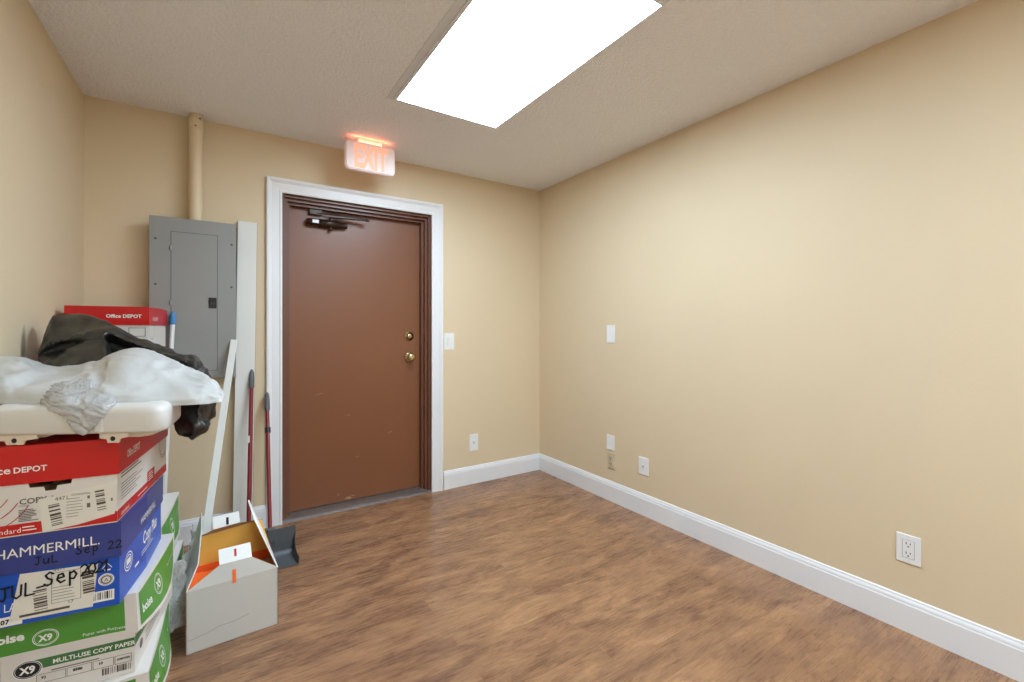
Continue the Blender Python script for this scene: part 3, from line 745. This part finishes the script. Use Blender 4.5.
# white bag: x of the column; y and distance of ridge, upper face, middle, lower face, hem
WC = [(-22, (360, 1.42), (366, 1.34), (378, 1.27), (393, 1.22), (404, 1.20)),
      (2, (357, 1.43), (363, 1.35), (377, 1.25), (392, 1.20), (404, 1.19)),
      (18, (358, 1.44), (364, 1.35), (376, 1.27), (391, 1.21), (404, 1.19)),
      (36, (364, 1.45), (369, 1.37), (378, 1.29), (392, 1.21), (404, 1.19)),
      (56, (366, 1.45), (372, 1.38), (380, 1.29), (390, 1.22), (403, 1.19)),
      (76, (365, 1.45), (371, 1.37), (381, 1.28), (390, 1.22), (403, 1.19)),
      (96, (361, 1.45), (369, 1.35), (381, 1.27), (392, 1.21), (404, 1.20)),
      (111, (352, 1.45), (362, 1.35), (378, 1.26), (393, 1.21), (405, 1.20)),
      (126, (347, 1.46), (359, 1.36), (376, 1.27), (393, 1.22), (405, 1.21)),
      (142, (349, 1.46), (360, 1.37), (378, 1.28), (394, 1.23), (406, 1.22)),
      (162, (358, 1.45), (367, 1.38), (382, 1.30), (396, 1.25), (406, 1.24)),
      (186, (368, 1.43), (375, 1.38), (387, 1.31), (397, 1.27), (405, 1.26)),
      (203, (375, 1.40), (380, 1.37), (390, 1.32), (398, 1.29), (404, 1.28)),
      (214, (384, 1.37), (387, 1.35), (393, 1.32), (399, 1.30), (403, 1.29)),
      (222, (394, 1.34), (396, 1.33), (398, 1.32), (400, 1.31), (402, 1.30))]
rows = [[], [], [], [], [], [], []]
for k, (x, *ys) in enumerate(WC):
    pts = [at(x+(0 if q == 0 else random.uniform(-3, 3) if 0 < k < 13 else 0), y, D) for q, (y, D) in enumerate(ys)]
    t0 = pts[0]; back = .10 if k < 12 else .03 if k < 14 else .01
    zb = max(1.028, pts[-1].z-.002)
    rows[0].append(t0+_fw*back*1.1+Vector((0, 0, zb-t0.z))); rows[1].append(t0+_fw*back*.8+Vector((0, 0, (zb-t0.z)*.35)))
    for r, p_ in zip(rows[2:], pts): r.append(p_)
def wn(p, u, v):
    q = Vector((p.x*11+p.y*5, p.y*9-p.x*4, p.z*24)); q += noise.noise_vector(q*.6)*.9
    a = 1-abs(noise.noise(q*.55+Vector((3, 1, 7))))*2.4; b_ = 1-abs(noise.noise(q*1.5+Vector((9, 4, 2))))*2.2
    return (.0095*a+.0042*b_-.005)*min(1, (1-v)*5+.15)
o = patch(rows, 'bagwhite', 9, .85, wn).build('plastic_bag'); tag(o, 'crumpled white plastic bag lying on the tray in front of the black bag', 'bag')
# gathered clear corner hanging over the tray front
GC = [(40, (400, 1.225), (401, 1.20), (403, 1.185), (405, 1.185), (407, 1.19)),
      (52, (386, 1.25), (392, 1.195), (400, 1.155), (408, 1.145), (412, 1.152)),
      (64, (382, 1.26), (390, 1.195), (401, 1.145), (411, 1.138), (416, 1.145)),
      (74, (380, 1.265), (390, 1.20), (404, 1.145), (419, 1.135), (430, 1.140)),
      (82, (380, 1.265), (391, 1.20), (407, 1.145), (423, 1.135), (436, 1.140)),
      (91, (381, 1.265), (391, 1.20), (405, 1.15), (419, 1.138), (429, 1.142)),
      (103, (385, 1.26), (393, 1.21), (402, 1.165), (410, 1.148), (417, 1.152)),
      (116, (392, 1.24), (396, 1.21), (400, 1.19), (404, 1.18), (407, 1.182))]
rows = [[] for _ in range(7)]
for k, (x, *ys) in enumerate(GC):
    pts = [at(x, y, D) for y, D in ys]; pad = .004 if k in (0, 7) else .014
    rows[0].append(pts[-1]+_fw*pad+Vector((0, 0, .004))); rows[6].append(pts[-1])
    for r, p_ in zip(rows[2:6], pts[:-1]): r.append(p_)
    rows[1].append((pts[0]+pts[-1])/2+_fw*pad)
def gn(p, u, v):
    # folds fan out from the pinched left end towards the hanging tip
    e = p.x*.89-p.y*.46; ang = math.atan2(p.z-1.035, e+1.19)
    q = Vector((e*14, ang*11+noise.noise(p*13)*2.4, 3)); a = 1-abs(noise.noise(q))*2.6; b_ = 1-abs(noise.noise(Vector((e*26, ang*30+noise.noise(p*22)*2.5, 7))))*2.2
    return .0052*a+.0030*b_-.002
g = patch(rows, 'bagclear', 14, .8, gn).build('gathered_corner', o); tag(g, 'gathered clear corner of bag')
BC = [(38, (353, 1.62), (355, 1.60), (357, 1.60), (361, 1.58), (372, 1.55)),
      (45, (335, 1.66), (347, 1.60), (353, 1.61), (361, 1.55), (374, 1.53)),
      (52, (314, 1.70), (343, 1.60), (351, 1.625), (360, 1.55), (375, 1.52)),
      (68, (314, 1.74), (338, 1.61), (346, 1.625), (352, 1.54), (376, 1.50)),
      (86, (315, 1.75), (335, 1.61), (341, 1.61), (352, 1.55), (376, 1.50)),
      (104, (322, 1.75), (331, 1.63), (339, 1.62), (352, 1.56), (374, 1.50)),
      (111, (325, 1.75), (333, 1.64), (343, 1.68), (353, 1.65), (374, 1.52)),
      (128, (333, 1.75), (341, 1.65), (348, 1.69), (355, 1.68), (376, 1.54)),
      (150, (342, 1.75), (349, 1.63), (355, 1.72), (361, 1.66), (382, 1.55)),
      (172, (350, 1.73), (357, 1.61), (362, 1.67), (370, 1.62), (398, 1.56)),
      (184, (354, 1.72), (361, 1.61), (367, 1.65), (376, 1.60), (434, 1.53)),
      (194, (359, 1.70), (366, 1.60), (374, 1.61), (392, 1.57), (438, 1.53)),
      (203, (372, 1.64), (378, 1.60), (392, 1.58), (404, 1.55), (430, 1.54)),
      (208, (396, 1.61), (399, 1.60), (404, 1.59), (409, 1.58), (420, 1.58))]
rows = [[] for _ in range(8)]
for k, (x, *ys) in enumerate(BC):
    sk = 0 if k < 9 else -3
    pts = [at(x+(sk*(q-2) if q > 2 else 0), y, D) for q, (y, D) in enumerate(ys)]
    t0 = pts[0]; bk = .12 if k < 11 else .05 if k < 13 else .01
    zb = .936 if k < 9 else .88 if k < 13 else pts[-1].z+.01
    foot = pts[-1]+Vector((0, 0, min(0, zb-pts[-1].z))) if k < 9 else pts[-1]+_fw*.03+Vector((0, 0, -.002))
    rows[0].append(t0+_fw*bk*1.1+Vector((0, 0, zb-t0.z))); rows[1].append(t0+_fw*bk+Vector((0, 0, (zb-t0.z)*.35)))
    for r, p_ in zip(rows[2:], pts): r.append(p_)
    rows[7].append(foot)
def bn(p, u, v):
    q = Vector((p.x*12, p.y*12, p.z*15))+Vector((5, 2, 8)); q += noise.noise_vector(q*.5)*.8
    a = 1-abs(noise.noise(q*.6))*2.4; b_ = 1-abs(noise.noise(q*1.7+Vector((1, 6, 3))))*2.2; big = 1+1.7*max(0, (u-.70)/.30)
    c_ = 1-abs(noise.noise(q*3.6+Vector((2, 8, 5))))*2.2 if u > .7 else 0
    return (.010*a+.0065*b_-.007)*big+.004*c_*(u > .74)*(v > .55)
o = patch(rows, 'bagblack', 8, .25, bn).build('garbage_bag'); tag(o, 'crumpled black garbage bag slumped behind the white plastic bag', 'bag')

# torn clear wrap round the middle floor box
b = MB()
def wr(u, v):
    ang = u
    P = [Vector((-.185, 2.118)), Vector((-.120, 2.150)), Vector((-.095, 2.34)), Vector((-.082, 2.575)), Vector((-.115, 2.640))]
    k = u*(len(P)-1); i = min(len(P)-2, int(k)); q = P[i].lerp(P[i+1], k-i)
    z = .075+(.25-.05*u)*v+.02*math.sin(7*u)*v*v
    co = Vector((q.x-.012*v, q.y, z)); f = crease(co, 15, .016, 4)*min(1, 4*u, 4*(1-u))
    return co+Vector((1, -.25, .2))*f+Vector((.012*math.sin(24*u+3*v), 0, 0))
b.grid(wr, 70, 34, 'wrap', True)
o = b.build('plastic_wrap'); md = o.modifiers.new('t', 'SOLIDIFY'); md.thickness = .0012
tag(o, 'torn crumpled clear plastic wrap around the floor box behind the front stack', 'plastic wrap')

# ------------------------------------------------------------------ open flap box on the floor
t = thing('cardboard_box', 'open pale grey cardboard box with orange lining standing on the floor by the door', 'box', (.0435, 2.079, 0), R(3))
w2, dp, hh, tk = .1555, .205, .237, .004
b = MB()
b.slab([(-w2, 0, .001), (w2, 0, .001), (w2, 0, hh), (-w2, 0, hh)], (0, -1, 0), tk, 'boxgrey', 'orange')
b.slab([(w2, dp, .001), (-w2, dp, .001), (-w2, dp, hh), (w2, dp, hh)], (0, 1, 0), tk, 'boxgrey', 'orange')
b.slab([(-w2, dp, .001), (-w2, 0, .001), (-w2, 0, hh), (-w2, dp, hh)], (-1, 0, 0), tk, 'boxgrey', 'orange')
b.slab([(w2, 0, .001), (w2, dp, .001), (w2, dp, hh), (w2, 0, hh)], (1, 0, 0), tk, 'boxgrey', 'tan')
b.slab([(-w2, 0, .004), (w2, 0, .004), (w2, dp, .004), (-w2, dp, .004)], (0, 0, 1), .003, 'tan', 'boxgrey')
f = Face(b, (0, 0, 0), (1, 0, 0), (0, 0, 1))
f.stroke([(-.15, .052), (-.09, .060), (-.05, .072), (.0, .073), (.05, .083)], .0012, 'print', .0006)
b.build('body', t)
b = MB(); b.slab([(-w2+.006, .008, .216), (-.005, .008, .204), (-.005, dp-.008, .204), (-w2+.006, dp-.008, .216)], (0, 0, 1), .003, 'orange'); tag(b.build('inner_flap', t), 'bright orange inner flap')
b = MB(); b.slab([(.09, .010, .190), (w2-.006, .010, .206), (w2-.006, dp-.01, .206), (.09, dp-.01, .190)], (0, 0, 1), .003, 'tan'); b.build('inner_flap', t)
# front flap with fold-over tab
b = MB()
b.slab([(-w2, 0, hh), (w2, 0, hh), (.062, .014, .302), (-.047, .014, .302)], (0, -1, .2), tk, 'boxgrey', 'ochre')
f = Face(b, (0, -.0005, hh), (1, 0, 0), Vector((0, .2, 1)).normalized()); f.rect(-.006, .006, -.012, .038, 'orange', .0012, 2)
fl = b.build('flap', t)
b = MB(); b.slab([(-.049, .0142, .3025), (.062, .0142, .3025), (.060, .055, .346), (-.050, .055, .346)], (0, -1, .9), tk, 'boxwhite')
f = Face(b, (0, .0142, .3025), (1, 0, 0), Vector((0, .041, .044)).normalized()); f.rect(.002, .010, .018, .048, 'redprint', .001, 2)
b.build('tab', fl)
# back flap
b = MB(); b.slab([(-w2, dp, hh), (w2, dp, hh), (.118, dp+.006, .372), (-.118, dp+.006, .352)], (0, -1, 0), tk, 'ochre', 'boxgrey')
fl = b.build('flap', t)
b = MB(); b.slab([(-.062, dp-.012, .380), (.036, dp-.012, .388), (.032, dp+.012, .428), (-.064, dp+.012, .424)], (0, -1, .5), tk, 'boxwhite')
f = Face(b, (-.059, dp-.013, .380), (1, 0, 0), Vector((0, .024, .044)).normalized()); f.rect(.044, .053, .008, .038, 'dark', .002, 2)
b.slab([(-.12, dp+.010, .352), (.125, dp+.010, .372), (.036, dp-.010, .384), (-.062, dp-.010, .378)], (0, -.5, 1), .003, 'tan')
b.build('tab', fl)
# side flaps stand up and lean in
b = MB(); b.slab([(-w2, dp, hh), (-w2, 0, hh), (-.118, .075, .300), (-.104, dp-.03, .405), (-.104, dp, .458)], (-1, 0, .2), tk, 'boxgrey', 'boxgrey'); b.build('flap', t)
b = MB(); b.slab([(w2, 0, hh), (w2, dp, hh), (.072, dp+.01, .470), (.070, dp-.006, .468), (.088, dp-.06, .40)], (1, 0, .2), tk, 'boxwhite', 'boxwhite'); b.build('flap', t)

# ------------------------------------------------------------------ boards, broom, dustpan, pole
def plank(name, label, cat, p0, p1, wdir, w, th, m, m2=None):
    # p0 foot centre, p1 top centre; wdir width direction
    p0, p1 = Vector(p0), Vector(p1); z = (p1-p0).normalized(); x = Vector(wdir); x = (x-z*x.dot(z)).normalized(); y = z.cross(x)
    Mx = Matrix((x, y, z)).transposed().to_4x4(); o = None
    b = MB(); L = (p1-p0).length; b.box(-w/2, w/2, -th/2, th/2, 0, L, m, .0015)
    if m2: b.box(w/2-.0002, w/2+.0012, -th/2+.001, th/2-.001, .001, L-.001, m2)
    o = b.build(name); o.matrix_world = Matrix.Translation(p0) @ Mx; return tag(o, label, cat)
plank('trim_board', 'tall white trim board leaning upright against the wall beside the grey panel', 'board', (.104, 3.070, .003), (.1335, 3.134, 1.874), (1, 0, 0), .100, .018, 'lath', 'boardedge')
plank('wood_lath', 'thin white lath leaning diagonally from behind the open box to the panel', 'board', (-.096, 2.470, .002), (.062, 3.026, 1.166), (1, -.15, 0), .033, .008, 'lath')

def handle(mb_m, p0, p1, r, name, parent): 
    b = MB(); b.tube([p0, p1], r, mb_m, 16); return b.build(name, parent)
p0, p1 = Vector((.122, 2.800, .05)), Vector((.154, 3.095, .985))
t = thing('broom', 'red-handled broom with grey grip leaning on the white trim board behind open box', 'broom', (.122, 2.79, 0))
off = Vector((.122, 2.79, 0))
handle('redhandle', p0-off, p0.lerp(p1, .90)-off, .0115, 'handle', t)
b = MB(); q0, q1 = p0.lerp(p1, .885)-off, p1-off
b.tube([q0, q0.lerp(q1, .05), q0.lerp(q1, .5), q0.lerp(q1, .85), q1], [.0125, .0145, .0145, .012, .005], 'grip', 16); b.build('grip', t)
b = MB(); q = p0.lerp(p1, .585)-off; b.box(q.x-.013, q.x-.004, q.y-.0165, q.y-.0085, q.z-.02, q.z+.02, 'sticker', .001); b.build('sticker', t)
b = MB(); b.box(-.095, .085, -.016, .022, .085, .125, 'grip', .006); b.build('head', t)
b = MB(); b.prism([(-.09, .088), (.08, .088), (.10, .003), (-.11, .003)], 'y', -.014, .020, 'bristle'); b.build('bristles', t)

t = thing('dustpan', 'dark grey upright dustpan with red handle standing beside the door casing', 'dustpan', (.225, 2.635, 0))
b = MB(); x0, x1 = -.108, .112
# pan floor, rear wall, sides flaring towards the lip
outl = [(-.070, .001), (.060, .010), (.066, .150)]
def pan(u, v):
    # v 0 lip .. 1 top of rear wall
    k = v*3
    if k < 1: y, z = -.075+.115*k, .002+.006*k
    elif k < 2: a = (k-1)*math.pi/2; y, z = .040+.028*math.sin(a), .008+.028*(1-math.cos(a))
    else: y, z = .068, .036+.115*(k-2)
    hw = .110-.008*math.sin(min(1, v*1.6)*math.pi)
    return Vector((-hw+2*hw*u, y, z))
b.grid(pan, 12, 24, 'pan', True); b.grid(lambda u, v: pan(u, v)+Vector((0, .004 if v > .4 else 0, -.0012)), 12, 24, 'pan', True, True)
for sgn, u in ((-1, 0), (1, 1)):
    def sd(a, c, u=u, sgn=sgn):
        e = pan(u, a); top = Vector((e.x+sgn*.004, .068-(.068-e.y)*(.96), max(e.z, .036+.115*max(0, min(1, (a-.1)/.75))))) 
        return e.lerp(top, c)
    b.grid(sd, 24, 6, 'pan', False)
    b.grid(lambda a, c, u=u, sgn=sgn: sd(a, c, u, sgn)+Vector((sgn*.003, 0, 0)), 24, 6, 'pan', False, True)
pn = b.build('pan', t)
b = MB(); b.box(-.022, .018, .058, .088, .085, .160, 'pan', .005); b.build('handle_socket', t)
hp0, hp1 = Vector((-.006, .068, .10)), Vector((.010, .482, .838))
b = MB(); b.tube([hp0, hp0.lerp(hp1, .88)], .0105, 'redhandle', 16); b.build('handle', t)
b = MB(); q0 = hp0.lerp(hp1, .86); b.tube([q0, q0.lerp(hp1, .08), q0.lerp(hp1, .6), q0.lerp(hp1, .9), hp1], [.0115, .0145, .0145, .012, .005], 'grip', 16); b.build('grip', t)
b = MB(); q = hp0.lerp(hp1, .70); q2 = hp0.lerp(hp1, .735); b.tube([q, q2], .0155, 'black', 14); b.build('clip_ring', t)

pl0, pl1 = Vector((-.268, 3.022, 0)), Vector((-.219, 3.030, 1.318))
t = thing('cleaning_pole', 'white pole with blue cap beside the back red-lidded box, against the panel', 'pole', pl0)
pl1 = pl1-pl0; z0 = Vector((0, 0, 0))
b = MB(); b.tube([z0+Vector((0, 0, .001)), pl1*.955], .011, 'plate', 16); b.build('shaft', t)
b = MB(); b.tube([pl1*.95, pl1*.955, pl1*.985, pl1*.99, pl1], [.012, .014, .014, .011, .009], 'bluecap', 16); b.build('cap', t)

# ------------------------------------------------------------------ camera, light, view
cam = bpy.data.cameras.new('camera'); co = bpy.data.objects.new('camera', cam); C.objects.link(co)
cam.sensor_width = 36; cam.lens = 446.2*36/1024; cam.shift_y = -11.73/1024; cam.clip_start = .02
co.location = (0, 0, CAMH); co.rotation_euler = (R(90), 0, R(-33.0885))
bpy.context.scene.camera = co

# unseen ceiling panels added behind the camera as fill to brighten the walls
M['fill_lens'] = mat('fill_light_lens', srgb(245, 245, 245), .4, emit=(.66, .84, 1, 1), estr=17.5)
for lx, ly, lb in ((1.10, -.85, 'added fill light just behind the camera position'), (1.10, -2.7, 'added fill light by the front wall far behind the camera')):
    t = thing('ceiling_light', lb, 'ceiling light', (lx, ly, ZC))
    b = MB(); b.box(-.33, .33, -.63, .63, -.006, .01, 'lframe', .002); b.build('frame', t)
    b = MB(); b.box(-.305, .305, -.605, .605, -.012, -.006, 'fill_lens'); b.build('diffuser', t)

w = bpy.data.worlds.new('world'); bpy.context.scene.world = w; w.use_nodes = True
w.node_tree.nodes['Background'].inputs[0].default_value = (.9, .95, 1, 1); w.node_tree.nodes['Background'].inputs[1].default_value = .3
vs_ = bpy.context.scene.view_settings
vs_.view_transform = 'Standard'; vs_.look = 'None'; vs_.gamma = 1; vs_.use_curve_mapping = False; vs_.exposure = .42
